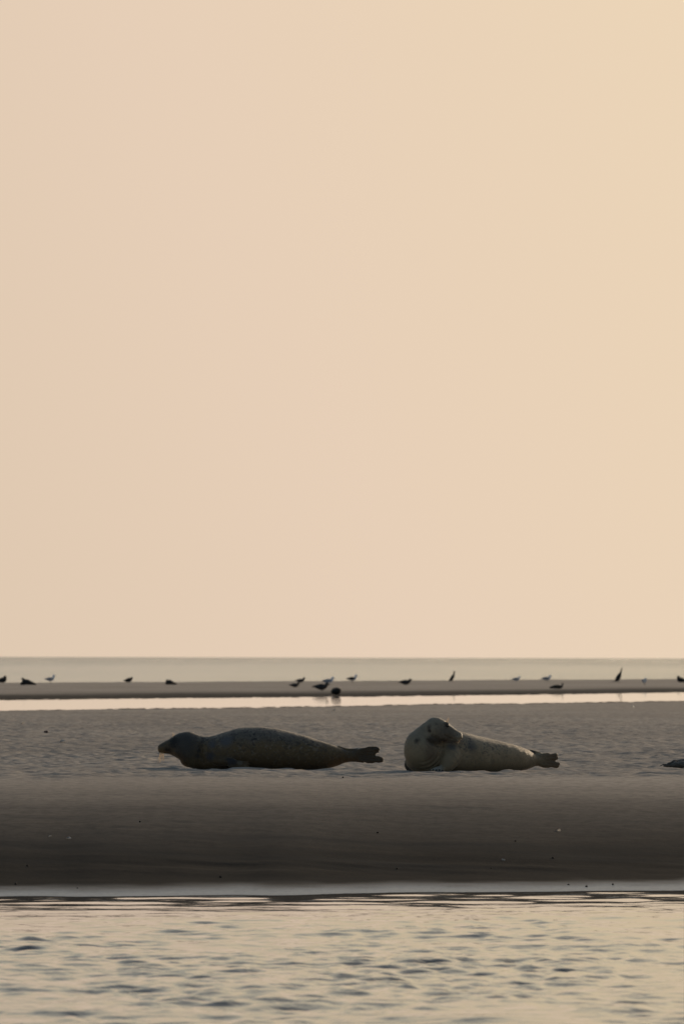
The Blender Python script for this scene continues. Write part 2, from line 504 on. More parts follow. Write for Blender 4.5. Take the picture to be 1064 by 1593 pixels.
# ------------------------------------------------------------------ seal coats
def seal_coat(name, back, flank, belly, spot, zlo, zhi, spot_amt, blotches, extremity=None, fleck=0.8, xmask=None):
    """fur graded from darker belly to back, with mottling; blotches: coat marks and painted fold shade, (xyz, radius, colour)"""
    M = Mat(name)
    co = M.coords('Object')
    sx = M.node('ShaderNodeSeparateXYZ'); M.link(co, sx.inputs[0])
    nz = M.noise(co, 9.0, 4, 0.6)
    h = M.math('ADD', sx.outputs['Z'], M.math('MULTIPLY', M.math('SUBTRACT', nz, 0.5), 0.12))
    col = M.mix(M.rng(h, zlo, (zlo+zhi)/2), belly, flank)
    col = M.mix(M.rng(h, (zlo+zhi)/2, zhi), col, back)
    sp = M.noise(co, 26.0, 4, 0.65, 0.6)
    sp2 = M.noise(co, 60.0, 2, 0.6, 0.4)
    cover = M.rng(h, zlo, zhi, 0.25, 1.0)
    if xmask: cover = M.math('MULTIPLY', cover, M.rng(sx.outputs['X'], xmask[0], xmask[1], xmask[2], 1.0))
    patch = M.noise(co, 5.0, 3, 0.6)
    cover = M.math('MULTIPLY', cover, M.rng(patch, 0.36, 0.55, 0.35, 1.0))
    s1 = M.math('MULTIPLY', M.rng(sp, 0.52, 0.60), cover)
    s2 = M.math('MULTIPLY', M.rng(sp2, 0.55, 0.63, 0, 0.8), cover)
    s3 = M.math('MULTIPLY', M.math('MAXIMUM', s1, s2), spot_amt)
    col = M.mix(s3, col, spot)
    lt = M.noise(co, 38.0, 3, 0.6)
    lightc = tuple(min(1, c*2.1) for c in back)
    col = M.mix(M.math('MULTIPLY', M.rng(lt, 0.54, 0.64, 0, fleck), cover), col, lightc)
    for c, r, bc in blotches:
        d = M.node('ShaderNodeVectorMath', operation='DISTANCE'); M.link(co, d.inputs[0]); d.inputs[1].default_value = c
        dd = M.math('ADD', d.outputs['Value'], M.math('MULTIPLY', M.math('SUBTRACT', sp2, 0.5), r*0.9))
        col = M.mix(M.rng(dd, r*0.25, r*1.15, 0.9, 0.0), col, bc)
    if extremity:
        x0, x1, ec = extremity
        col = M.mix(M.rng(sx.outputs['X'], x0, x1, 0, 0.85), col, ec)
    fur = M.noise(M.mapv(co, (60, 160, 160)), 1.0, 3, 0.7)
    b = M.bump(fur, 0.35, 0.006)
    b = M.bump(M.noise(co, 14, 3, 0.5), 0.25, 0.012, b)
    return M.set(base=col, rough=0.62, spec=0.35, normal=b, sheen=0.22, sheenr=0.35, sheent=(1.0, 0.9, 0.78))

def plain(name, col, rough=0.5, spec=0.5, vary=0.2, scale=20):
    M = Mat(name)
    n = M.noise(M.coords('Object'), scale, 3, 0.6)
    c2 = tuple(c*(1-vary) for c in col)
    return M.set(base=M.mix(M.rng(n, 0.35, 0.65), col, c2), rough=rough, spec=spec)
M_EYE = plain('seal_eye', (0.008, 0.006, 0.005), 0.08, 0.6, 0.1)
M_NOSE = plain('seal_nose', (0.016, 0.014, 0.013), 0.35, 0.5, 0.2, 60)
M_WHISK = plain('seal_whisker', (0.90, 0.80, 0.64), 0.35, 0.5, 0.05)
_n, _l = M_WHISK.node_tree.nodes, M_WHISK.node_tree.links
_t = _n.new('ShaderNodeBsdfTranslucent'); _t.inputs[0].default_value = (.95, .80, .60, 1)
_m = _n.new('ShaderNodeMixShader'); _m.inputs[0].default_value = .6
_l.new(_n['Principled BSDF'].outputs[0], _m.inputs[1]); _l.new(_t.outputs[0], _m.inputs[2])
_l.new(_m.outputs[0], _n['Material Output'].inputs['Surface'])
M_CLAW = plain('seal_claw', (0.012, 0.011, 0.010), 0.35, 0.5, 0.2, 50)

def whisker(name, root, pts, r=0.0010):
    bm = bmesh.new()
    P = [(*p, r*(1-0.6*i/(len(pts)-1))) for i, p in enumerate(pts)]
    tube(bm, P, n=4, seg=5)
    return mesh_obj(name, bm, M_WHISK, root)

# ------------------------------------------------------------------ seal with its head stretched to the left
def seal_left():
    base = Vector(((420-HORX)/FPX*71.2, 71.2, 0))
    K = FPX/base.y
    base.z = float(np.mean(height(base.x + np.linspace(-.6, .5, 12), np.full(12, base.y)))) - 0.002
    X = lambda p: (p-420)/K
    Z = lambda p: (1196.6-p)*1.03/K
    root = empty('seal', base, 0, 'dark grey mottled seal lying flat with head stretched out to the left', 'seal', 'seals resting on the sandbank')
    bm = bmesh.new()
    T = [ # px, top, bottom, half width, flat
     (246.8, 1163.4, 1170.0, .030, 0), (248.2, 1161.0, 1172.4, .046, 0), (252.5, 1158.4, 1173.8, .058, 0), (258, 1155.2, 1174.2, .064, 0),
     (264, 1152.2, 1174.6, .066, 0), (270, 1147.6, 1177.2, .084, 0), (279, 1142.6, 1182.3, .104, 0), (289, 1140.2, 1189.0, .117, .1),
     (297, 1139.8, 1194.6, .122, .3), (305, 1141.4, 1197, .120, .5), (312, 1144.2, 1197.4, .114, .6), (318, 1145.6, 1197.6, .130, .6), (325, 1145.8, 1197.8, .158, .6),
     (336, 1143.6, 1198, .190, .7), (352, 1138.0, 1198, .222, .8), (371, 1133.0, 1198, .242, .8), (390, 1130.4, 1198, .250, .8),
     (408, 1130.2, 1198, .250, .8), (430, 1133.0, 1198, .240, .8), (457, 1139.4, 1198, .218, .8), (476, 1144.4, 1198, .196, .7),
     (495, 1150.2, 1197, .168, .6), (510, 1155.4, 1195.2, .138, .4), (520, 1159.0, 1193, .112, .2), (529, 1162.4, 1189.6, .085, 0),
     (537, 1166.2, 1186, .058, 0), (545, 1168.6, 1184.8, .044, 0), (556, 1168.2, 1184.2, .036, 0)]
    A = np.array(T); A[:, 1] -= 1.6*(A[:, 0] < 302); A[:, 2] -= 1.2*(A[:, 0] < 285); tt = np.arange(len(A)); t2 = np.linspace(0, len(A)-1, 4*len(A))
    A = np.stack([np.interp(t2, tt, A[:, i]) for i in range(5)], -1)
    st = []
    for px, top, bot, hw, fl in A:
        c = Vector((X(px), 0.10*sst(-0.9, -0.5, np.float64(X(px)))*0 + 0.02*math.sin(px*0.02), Z((top+bot)/2)))
        st.append((c, Vector((0, -hw, 0)), Vector((0, 0, (bot-top)/2/K)), fl))
    ring_loft(bm, st, 40)
    # muzzle pads and brow
    for s in (-1, 1):
        ellipsoid(bm, Vector((X(254.4), s*0.024, Z(1165.6))), (.042, .038, .040))
        ellipsoid(bm, Vector((X(269), s*0.048+.0, Z(1154.5))), (.026, .022, .020))
        # cheek
        ellipsoid(bm, Vector((X(280), s*0.055, Z(1166))), (.06, .06, .065))
    # near fore flipper folded back along the flank
    for s in (-1, 1):
        tube(bm, [(X(338), s*.16, Z(1182), .045), (X(352), s*.215, Z(1183.5), .040), (X(366), s*.252, Z(1186), .033), (X(380), s*.272, Z(1191), .026), (X(388), s*.268, Z(1194), .018)], 5, 18)
        for q in range(5):
            dz = 3.2*(q-2)
            tube(bm, [(X(360), s*.262, Z(1187+dz*.6), .018), (X(376), s*.282, Z(1189.2+dz*.8), .012), (X(391-abs(q-1)*2.2), s*.278, Z(1190.8+dz), .006)], 4, 10)
    # hind flippers clasped together, digits fanned
    tips = [(587.5, 1165.0, .024), (588.8, 1168.2, .015), (583.5, 1172.6, .012), (590.5, 1177.8, .016), (593.8, 1181.0, .024)]
    for s, off in ((-1, 0.0), (1, 0.0)):
        for q, (tx, ty, r) in enumerate(tips):
            rx, ry = 545, 1173 + q*1.6
            mx_, my = 570, 1165.0 + q*4.5
            y0 = s*0.018; y1 = s*(0.026+0.004*abs(q-2)); y2 = s*0.030
            tube(bm, [(X(rx), y0, Z(ry), .022), (X((rx+mx_)/2), y0, Z((ry+my)/2), .0205), (X(mx_), y1, Z(my), .0200), (X((mx_+tx)/2+1), y2, Z((my+ty)/2-.8*(2-q)*.6), .0190), (X(tx), y2, Z(ty), r)], 5, 14)
        # web between the digits
        tube(bm, [(X(548), s*.018, Z(1176.5), .034), (X(565), s*.02, Z(1174.8), .040), (X(570), s*.024, Z(1173.8), .052), (X(575), s*.025, Z(1173.6), .040)], 5, 16, up=(0, 1, 0), squash=.22)
    # stub tail
    tube(bm, [(X(528), 0, Z(1166), .035), (X(540), 0, Z(1167.5), .022), (X(550), 0, Z(1166.8), .015), (X(558), 0, Z(1165.4), .009)], 5, 12)
    # chin to throat fullness
    ellipsoid(bm, Vector((X(296), 0, Z(1178))), (.085, .112, .088))
    mo = plain('t', (1, 1, 1))
    body = mesh_obj('body', bm, mo, root)
    fuse(body, 0.0068, 5)
    def disp(co, no):
        d = np.zeros(len(co))
        x, y, z = co[:, 0], co[:, 1], co[:, 2]
        # neck crease behind the head and two soft skin folds
        for cx, sl, dep, w in ((X(314), -.10, .018, .010), (X(322), -.16, .006, .012), (X(303), -.25, .004, .012), (X(339), -.2, .004, .02)):
            t = (x - cx - sl*(z-.2))/w
            d -= dep*np.exp(-t*t)*sst(.02, .12, z)*(1-.95*sst(.17, .25, z))
        # digit grooves in the fan
        an = np.arctan2(z-Z(1174.2), x-X(536))
        d -= .0065*np.clip(np.cos(an*52.0)-.2, 0, 1)*sst(X(556), X(566), x)
        d += 0.004*vnoise(x*9, z*9+y*7, 60)*sst(X(320), X(350), x)*(1-sst(X(500), X(540), x))
        d += 0.0018*vnoise(x*35, z*35+y*20, 61)
        # mouth line
        ml = Z(1169.4) + (X(250)-x)*0.10
        d -= 0.004*np.exp(-((z-ml)/.004)**2)*(x < X(266))
        return d
    displace(body, disp)

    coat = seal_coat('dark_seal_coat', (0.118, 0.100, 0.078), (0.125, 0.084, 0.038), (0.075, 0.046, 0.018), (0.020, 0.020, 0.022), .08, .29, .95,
        [((X(288), -.12, Z(1158)), .17, (.042, .041, .039)), ((X(256), -.05, Z(1161)), .04, (.045, .042, .038)), ((X(271), -.09, Z(1155)), .065, (.010, .009, .009)), ((X(263), -.07, Z(1168)), .045, (.014, .013, .012)),
         ((X(363), -.28, Z(1181)), .075, (.018, .018, .022)), ((X(340), -.23, Z(1166)), .05, (.05, .055, .07)),
         ((X(315.5), -.115, Z(1152)), .032, (.014, .013, .013)), ((X(313.5), -.12, Z(1160)), .030, (.014, .013, .013)), ((X(311), -.12, Z(1168)), .028, (.016, .015, .014)), ((X(309), -.12, Z(1176)), .026, (.018, .016, .014)),  # dark line down the neck crease: fold shade painted into the coat
         ((X(330), -.17, Z(1156)), .060, (.060, .066, .082)), ((X(352), -.2, Z(1150)), .085, (.085, .088, .098)), ((X(328), -.17, Z(1176)), .055, (.034, .034, .040)), ((X(300), -.11, Z(1185)), .05, (.085, .062, .030)), ((X(375), -.29, Z(1185.5)), .03, (.11, .095, .07)),
         ((X(536), -.05, Z(1166)), .035, (.012, .012, .013))],
        (X(528), X(570), (.046, .034, .022)), 0.55)
    body.data.materials.clear(); body.data.materials.append(coat)
    for s in (-1, 1):
        b = bmesh.new(); ellipsoid(b, Vector((X(268.6), s*.073, Z(1155.3))), (.014, .008, .012), None, 14, 10); mesh_obj('eye', b, M_EYE, root)
    b = bmesh.new(); ellipsoid(b, Vector((X(249.6), 0, Z(1165.4))), (.012, .022, .013), None, 14, 10)
    for s in (-1, 1): ellipsoid(b, Vector((X(249.2), s*.010, Z(1165.0))), (.008, .006, .009), None, 10, 8)
    mesh_obj('nose', b, M_NOSE, root)
    rr = random.Random(5)
    for s in (-1, 1):
        for q in range(7):
            x0 = X(251 + q*0.8 + rr.uniform(-.4, .4)); y0 = s*(.044+.003*(q % 3)); z0 = Z(1169.0 - (q % 3)*0.9)
            x1 = x0 + (q-3.8)*.0052 - .004; L = rr.uniform(.075, .115)
            whisker('whisker', root, [(x0, y0, z0), (x0*.6+x1*.4, y0+s*.018, z0-L*.45), (x1, y0+s*.014, z0-L)], .0014)
        for q in range(3):
            whisker('brow_whisker', root, [(X(269.5+q*.6), s*.055, Z(1149.6)), (X(270+q*.9), s*.066, Z(1145.5)), (X(269.8+q*1.3), s*.070, Z(1141+q))], .0010)
    return root
seal_left()

# ------------------------------------------------------------------ seal looking back over its shoulder
def seal_right():
    base = Vector(((690-HORX)/FPX*69.6, 69.6, 0))
    K = FPX/base.y
    base.z = float(np.mean(height(base.x + np.linspace(-.3, .7, 12), base.y + np.linspace(0, .5, 12)))) - 0.002
    X = lambda p: (p-690)/K
    Z = lambda p: (1200.6-p)*1.03/K
    root = empty('seal', base, 0, 'pale spotted seal with raised head looking back towards the right', 'seal', 'seals resting on the sandbank')
    bm = bmesh.new()
    T = [ # px, top, bottom, Y, half width, flat
     (646, 1158, 1199, -.03, .11, .2), (655, 1149, 1202, .0, .16, .5), (672, 1139.5, 1203, .05, .20, .7), (690, 1136.5, 1203, .10, .225, .8),
     (705, 1136.8, 1203, .14, .232, .8), (718, 1138.8, 1203, .18, .235, .8), (740, 1144.6, 1202.6, .25, .228, .8), (760, 1148.9, 1202.2, .32, .212, .8),
     (780, 1153.4, 1201.4, .38, .19, .7), (798, 1158.2, 1200.4, .44, .165, .6), (810, 1162.0, 1199.6, .48, .14, .4),
     (820, 1165.6, 1198.4, .51, .112, .2), (827, 1169.0, 1196.6, .53, .085, 0), (833, 1172.6, 1193.8, .55, .06, 0), (841, 1174.2, 1192.6, .57, .045, 0), (850, 1173.6, 1192.8, .59, .038, 0)]
    A = np.array(T); tt = np.arange(len(A)); t2 = np.linspace(0, len(A)-1, 4*len(A))
    A = np.stack([np.interp(t2, tt, A[:, i]) for i in range(6)], -1)
    dirv = Vector((.9, .42, 0)).normalized(); side = Vector((dirv.y, -dirv.x, 0))
    ring_loft(bm, [(Vector((X(a[0]), a[3], Z((a[1]+a[2])/2))), side*a[4], Vector((0, 0, (a[2]-a[1])/2/K)), a[5]) for a in A], 40)
    # chest and neck, rising and turning
    tube(bm, [(X(676), .02, Z(1186), .115), (X(668), -.03, Z(1180), .155), (X(661.5), -.06, Z(1170.5), .172), (X(661), -.075, Z(1160), .165),
              (X(666), -.08, Z(1149), .132), (X(671), -.085, Z(1140), .104), (X(674), -.085, Z(1136), .090)], 6, 36)
    ellipsoid(bm, Vector((X(656), -.03, Z(1184))), (.130, .135, .098))
    # head
    H = [(657.5, 1132, 1147, .050), (660.5, 1126.6, 1151, .080), (665, 1121.8, 1154.5, .100), (670, 1118.4, 1156, .112), (676, 1116.9, 1156.6, .116), (684, 1117.9, 1156.6, .110),
         (691, 1121.2, 1156.4, .097), (697, 1125.2, 1156.0, .080), (703, 1130.4, 1155.6, .068), (709, 1135.2, 1155.2, .062), (714, 1138.6, 1154.0, .056), (718, 1141.0, 1152.4, .042), (719.8, 1143.4, 1150.0, .024)]
    A = np.array(H); tt = np.arange(len(A)); t2 = np.linspace(0, len(A)-1, 4*len(A))
    A = np.stack([np.interp(t2, tt, A[:, i]) for i in range(4)], -1)
    hy = lambda px: -.085 - (px-655)*0.0004
    ring_loft(bm, [(Vector((X(a[0]), hy(a[0]), Z((a[1]+a[2])/2))), Vector((0, -a[3], 0)), Vector((0, 0, (a[2]-a[1])/2/K)), 0) for a in A], 36)
    for s in (-1, 1):
        ellipsoid(bm, Vector((X(712), hy(711)+s*.030, Z(1148))), (.040, .036, .034))       # muzzle pads
        ellipsoid(bm, Vector((X(693.5), hy(694)+s*.058, Z(1127.4))), (.028, .022, .018))     # brow
        ellipsoid(bm, Vector((X(688), hy(688)+s*.060, Z(1143))), (.055, .048, .058))         # cheek
        ellipsoid(bm, Vector((X(668.5), hy(665)+s*.102, Z(1135))), (.012, .011, .018))         # ear fold
    # near shoulder, forearm, paw with digits
    tube(bm, [(X(702), -.03, Z(1172), .10), (X(700), -.09, Z(1180), .088), (X(696), -.145, Z(1188), .068), (X(691), -.19, Z(1194.5), .045), (X(683), -.205, Z(1198), .031)], 6, 24)
    for q in range(5):
        ox = 671 + q*4.7; y2 = -.262 + .010*abs(q-2)
        tube(bm, [(X(686+q*1.0), -.18, Z(1194.5), .024), (X((ox+686)/2+q*.4), -.215, Z(1195.8), .0185), (X(ox), -.244, Z(1195.6), .0135), (X(ox-1.5), y2, Z(1199.6), .0100)], 4, 12)
    # far fore flipper peeping out under the chest
    tube(bm, [(X(645), .07, Z(1178), .050), (X(637), .07, Z(1188), .040), (X(637.5), .055, Z(1194), .032), (X(642), .04, Z(1199.5), .022)], 5, 18)
    for q in range(4):
        tube(bm, [(X(637), .06, Z(1192), .018), (X(639.5+q*1.2), .02+q*.025, Z(1198), .014), (X(641.5+q*1.8), .0+q*.03, Z(1200.6), .009)], 4, 10)
    # hind flippers
    tips = [(865.5, 1176.6, .025), (867.5, 1180.2, .016), (864.0, 1184.4, .013), (870.5, 1189.4, .016), (867.5, 1191.6, .025)]
    for s in (-1, 1):
        for q, (tx, ty, r) in enumerate(tips):
            b0 = Vector((X(836), .56, Z(1178+q*2.3))); b1 = Vector((X(853), .60+s*.03, Z(1175.6+q*4.2))); b2 = Vector((X(tx), .635+s*.036, Z(ty)))
            n_ = side*(s*-.016)
            tube(bm, [(*(b0+n_), .022), (*(b0.lerp(b1, .5)+n_), .0205), (*(b1+n_), .0185), (*(b1.lerp(b2, .5)+n_), .0165), (*(b2+n_), r)], 5, 14)
    # stub tail
    tube(bm, [(X(816), .50, Z(1172), .035), (X(826), .53, Z(1170.5), .022), (X(836), .56, Z(1171.6), .015), (X(844), .58, Z(1173.0), .010)], 5, 12)
    body = mesh_obj('body', bm, plain('t2', (1, 1, 1)), root)
    fuse(body, 0.0062, 5)
    def disp(co, no):
        x, y, z = co[:, 0], co[:, 1], co[:, 2]
        d = np.zeros(len(co))
        # throat folds wrapping the chest: arcs round the neck
        rad = np.sqrt((x-X(655))**2 + (z-Z(1163))**2)
        front = (y < 0.02)
        for rr_, dep, w in ((.190, .012, .006), (.160, .007, .007), (.125, .005, .008)):
            a = np.arctan2(z-Z(1163), x-X(655))
            m = sst(-2.0, -1.2, a)*(1-sst(.1, .5, a))
            d -= dep*np.exp(-((rad-rr_)/w)**2)*m*front
        # fold under the jaw
        jz = np.interp(x, [X(660), X(668), X(680), X(694)], [Z(1144), Z(1151), Z(1156.5), Z(1158)])
        d -= .020*np.exp(-((z-jz+.012)/.014)**2)*sst(X(658), X(668), x)*(1-sst(X(692), X(698), x))*(y < -.05)
        # mouth
        mp = np.interp(x, [X(690), X(697), X(705), X(717)], [Z(1143.5), Z(1147.6), Z(1151), Z(1150.2)])
        d -= .010*np.exp(-((z-mp)/.006)**2)*((x > X(691)) & (x < X(719)))*(np.abs(y-hy(700)) < .12)
        an = np.arctan2(z-Z(1184), x-X(826))
        d -= .0045*np.clip(np.cos(an*40.0)-.2, 0, 1)*sst(X(848), X(856), x)
        d += .004*vnoise(x*8, z*8+y*6, 70)*(z < Z(1150))
        d += .0016*vnoise(x*33, z*33+y*20, 71)
        return d
    displace(body, disp)
    D = (.014, .012, .011)
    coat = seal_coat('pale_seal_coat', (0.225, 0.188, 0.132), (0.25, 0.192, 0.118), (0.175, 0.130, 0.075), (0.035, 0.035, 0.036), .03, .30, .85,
        [((X(696), hy(696)-.085, Z(1130.6)), .036, D), ((X(679), hy(678)-.115, Z(1126)), .026, D), ((X(683.5), hy(683)-.11, Z(1123.6)), .018, D),
         ((X(666), hy(665)-.115, Z(1132)), .032, (.03, .018, .016)), ((X(668), hy(665)-.115, Z(1138)), .022, D),
         ((X(650), -.2, Z(1154)), .035, D), ((X(656), -.22, Z(1136)), .026, (.03, .03, .03)), ((X(701), hy(697)-.07, Z(1150)), .020, (.03, .024, .018)),
         ((X(674), -.2, Z(1153)), .070, (.030, .024, .018)), ((X(686), -.17, Z(1157)), .060, (.026, .020, .015)), ((X(694), -.18, Z(1142)), .11, (.095, .078, .056)), ((X(690), -.16, Z(1154)), .040, (.04, .022, .016)),  # dark blotches under the jaw: shade there, painted into the coat
         ((X(680), -.23, Z(1198)), .065, (.27, .26, .235)), ((X(673), -.22, Z(1172)), .10, (.13, .095, .06)), ((X(637), .03, Z(1194)), .10, (.010, .010, .010)), ((X(703), -.12, Z(1160)), .06, (.09, .09, .09)),
         ((X(732), .0, Z(1164)), .07, (.06, .06, .062)), ((X(831), .52, Z(1171)), .05, (.014, .014, .013))],
        (X(838), X(862), (.10, .068, .042)), 0.22, (X(694), X(716), 0.22))
    body.data.materials.clear(); body.data.materials.append(coat)
    for s in (-1, 1):
        b = bmesh.new(); ellipsoid(b, Vector((X(696.3), hy(696)+s*.072, Z(1130.4))), (.014, .010, .012), None, 14, 10); mesh_obj('eye', b, M_EYE, root)
    b = bmesh.new(); ellipsoid(b, Vector((X(717.3), hy(717), Z(1144.2))), (.012, .022, .013), None, 14, 10)
    for s in (-1, 1): ellipsoid(b, Vector((X(717.8), hy(717)+s*.010, Z(1143.8))), (.008, .006, .009), None, 10, 8)
    mesh_obj('nose', b, M_NOSE, root)
    rr = random.Random(9)
    for s in (-1, 1):
        for q in range(3):
            x0 = X(710 + q*.7); y0 = hy(711)+s*(.050-.002*q); z0 = Z(1149.5 - (q % 3)*1.1)
            L = rr.uniform(.04, .06)
            whisker('whisker', root, [(x0, y0, z0), (x0+.010+.002*q, y0+s*.02, z0-L*.4), (x0+.012+.003*q, y0+s*.022, z0-L)], .0002)
        for q in range(3):
            whisker('brow_whisker', root, [(X(694+q*.8), hy(694)+s*.05, Z(1124.2+q)), (X(696+q*.9), hy(694)+s*.055, Z(1120.6+q)), (X(697.5+q), hy(694)+s*.055, Z(1118+q))], .0010)
    for q in range(5):
        ox = 671 + q*4.7 - 1.6; y2 = -.262 + .010*abs(q-2)
        b = bmesh.new()
        tube(b, [(X(ox+.2), y2-.006, Z(1196.8), .0075), (X(ox), y2-.014, Z(1199.4), .0065), (X(ox-.2), y2-.018, Z(1201.6), .0030)], 4, 8)
        mesh_obj('claw', b, M_CLAW, root)
    return root
seal_right()

# ------------------------------------------------------------------ birds
def feather(name, a, b, sc=14):
    M = Mat(name)
    n = M.noise(M.coords('Object', (1, 1, 1)), sc, 4, 0.6)
    return M.set(base=M.mix(M.rng(n, .38, .62), a, b), rough=0.6, spec=0.3, normal=M.bump(n, .3, .01))
M_WHITE = feather('white_feathers', (.78, .80, .84), (.66, .69, .74))
M_GREYW = feather('grey_wing_feathers', (.26, .29, .34), (.20, .22, .26))
M_DARKW = feather('slate_wing_feathers', (.035, .036, .04), (.022, .022, .025))
M_DARK = feather('black_feathers', (.012, .013, .012), (.020, .019, .017))
M_BROWN = feather('brown_feathers', (.07, .06, .05), (.04, .034, .028))
M_BILL = plain('bill_horn', (.35, .22, .06), .4)
M_DBILL = plain('dark_bill_horn', (.05, .045, .035), .4)
M_LEG = plain('bird_leg_skin', (.22, .16, .12), .6)
M_DLEG = plain('dark_bird_leg_skin', (.02, .02, .018), .6)

def bird(name, px, py, label, cat, group, bodyp, wingp, billp, mats, face=1, legs=.10, rz=0.0, d=None, scale=1.0, tailp=None, wy=.055, wsq=.30):
    """bodyp etc. are local side-view profiles in metres facing +x; face=-1 mirrors the bird"""
    g = ground_at(px, py, 120, 420) if d is None else stand_at(px, d)
    root = empty(name, g, rz, label, cat, group)
    f = face*scale; s0 = scale
    def P(lst): return [(x*f, y*s0, z*s0, r*s0) for (x, y, z, r) in lst]
    b = bmesh.new()
    for seg_ in bodyp: tube(b, P(seg_), 5, 18)
    body = mesh_obj('body', b, mats['body'], root)
    fuse(body, .0085*scale, 3)
    for s in (-1, 1):
        b = bmesh.new()
        W = [(x*f, (y+wy)*s*s0, z*s0, r*s0) for (x, y, z, r) in wingp]
        tube(b, W, 5, 14, up=(0, 1, 0), squash=wsq)
        mesh_obj('wing', b, mats['wing'], root)
    if tailp:
        b = bmesh.new(); tube(b, P(tailp), 4, 12, up=(0, 0, 1), squash=.25); mesh_obj('tail', b, mats.get('tail', mats['wing']), root)
    b = bmesh.new(); tube(b, P(billp), 4, 8); mesh_obj('bill', b, mats['bill'], root)
    if legs > 0:
        for s in (-1, 1):
            b = bmesh.new()
            tube(b, P([(.015, s*.03, legs+.03, .010), (.0, s*.03, legs*.5, .006), (.01, s*.03, .006, .006)]), 3, 8)
            for a in (-.03, 0, .03):
                tube(b, P([(.0, s*.03, .006, .006), (.055, s*.03+a, .004, .004)]), 2, 6)
            mesh_obj('leg', b, mats['leg'], root)
    return root
G1 = 'gulls resting on the far sandbar'
G2 = 'dark birds resting on the far sandbar'
G3 = 'cormorants on the far sandbar'
mg = dict(body=M_WHITE, wing=M_GREYW, bill=M_BILL, leg=M_LEG, tail=M_WHITE)
mg2 = dict(body=M_WHITE, wing=M_DARKW, bill=M_BILL, leg=M_LEG, tail=M_DARKW)
mgd = dict(body=M_BROWN, wing=M_DARKW, bill=M_DBILL, leg=M_LEG, tail=M_DARKW)
md = dict(body=M_DARK, wing=M_DARK, bill=M_DBILL, leg=M_DLEG, tail=M_DARK)
def gull_shape(h=.10, neck=.05):
    z = h
    body = [[(-.17, 0, z+.085, .030), (-.10, 0, z+.080, .060), (0, 0, z+.075, .085), (.08, 0, z+.085, .078), (.13, 0, z+.11, .058), (.150, 0, z+.14+neck*.5, .046), (.160, 0, z+.165+neck, .046), (.180, 0, z+.165+neck, .042)]]
    wing = [(.07, .022, z+.100, .055), (0, .028, z+.098, .066), (-.10, .012, z+.095, .048), (-.19, -.02, z+.092, .022), (-.235, -.035, z+.090, .009)]
    bill = [(.20, 0, z+.152+neck, .012), (.235, 0, z+.147+neck, .009), (.255, 0, z+.138+neck, .005)]
    tail = [(-.15, 0, z+.075, .035), (-.21, 0, z+.072, .032), (-.25, 0, z+.07, .026)]
    return body, wing, bill, tail
def gull(px, py, label, face=1, legs=.10, mats=mg, scale=1.0, neck=.05, rz=0.0, group=G1, d=None):
    b, w, bi, t = gull_shape(legs if legs > 0 else .005, neck)
    return bird('gull', px, py, label, 'gull', group, b, w, bi, mats, face, legs, rz, d, scale, t)
def lump(px, py, label, prof, bill, face=1, legs=0, scale=1.0, cat='bird', rz=0.0, d=None, wing=None, name='dark_bird'):
    wing = wing or [(.06, .02, .09+legs, .05), (-.02, .03, .08+legs, .06), (-.12, .01, .055+legs, .035), (-.20, -.02, .04+legs, .012)]
    return bird(name, px, py, label, cat, G2, prof, wing, bill, md, face, legs, rz, d, scale, [(-.12, 0, .05+legs, .03), (-.19, 0, .035+legs, .026), (-.23, 0, .025+legs, .018)])
# dark birds hunched on the sand
P_hunch = [[(-.15, 0, .05, .045), (-.06, 0, .080, .080), (.04, 0, .10, .10), (.08, 0, .15, .080), (.09, 0, .20, .048)]]
B_hunch = [(.12, 0, .195, .014), (.15, 0, .185, .008)]
lump(5, 1062, 'hunched dark bird partly cut off by the left edge of the picture', P_hunch, B_hunch)
P_wedge = [[(-.24, 0, .03, .022), (-.14, 0, .055, .045), (-.02, 0, .085, .075), (.08, 0, .11, .078), (.12, 0, .165, .042), (.135, 0, .19, .030)], [(.10, 0, .06, .06), (.18, 0, .045, .035)]]
lump(44, 1066, 'dark wedge shaped bird lying low on the sandbar near the left edge', P_wedge, [(.15, 0, .19, .012), (.185, 0, .18, .007)], face=-1, scale=1.12)
gull(79, 1062, 'pale gull near the left end of the bar, right of the dark wedge shaped bird', 1, .07, scale=.80, neck=.07)
lump(202, 1062, 'small dark bird standing by itself at the water edge between two low dark birds', [[(-.12, 0, .05, .03), (-.04, 0, .075, .058), (.04, 0, .10, .062), (.08, 0, .155, .042), (.10, 0, .18, .034)]], [(.12, 0, .18, .012), (.15, 0, .172, .007)], legs=.035, scale=.95)
lump(266, 1065.5, 'small dome shaped dark bird lying on the bar with no bird close beside it', [[(-.17, 0, .03, .02), (-.08, 0, .06, .05), (.0, 0, .085, .078), (.07, 0, .10, .080), (.10, 0, .13, .050)], [(.07, 0, .07, .065), (.12, 0, .055, .05)]], [(.13, 0, .12, .012), (.16, 0, .11, .007)], face=-1)
gull(459, 1070, 'dark backed gull crouched low at the front left of an overlapping pair', 1, .03, mats=mgd, scale=.72, neck=.02)
gull(468, 1063, 'dark backed gull standing behind and right of the crouched gull in its pair', 1, .05, mats=mgd, scale=.76, neck=.03)
gull(500, 1074, 'dark backed gull lying just in front of the pale blue gull left of centre', 1, .02, mats=mgd, scale=1.02, neck=.0)
gull(511, 1066, 'pale blue white gull standing just behind the dark gull left of centre', 1, .07, mats=mg, scale=.92, neck=.03)
gull(548, 1062.5, 'dark winged gull standing upright at the waterline right of the middle group', 1, .09, mats=mg2, scale=.86, neck=.05)
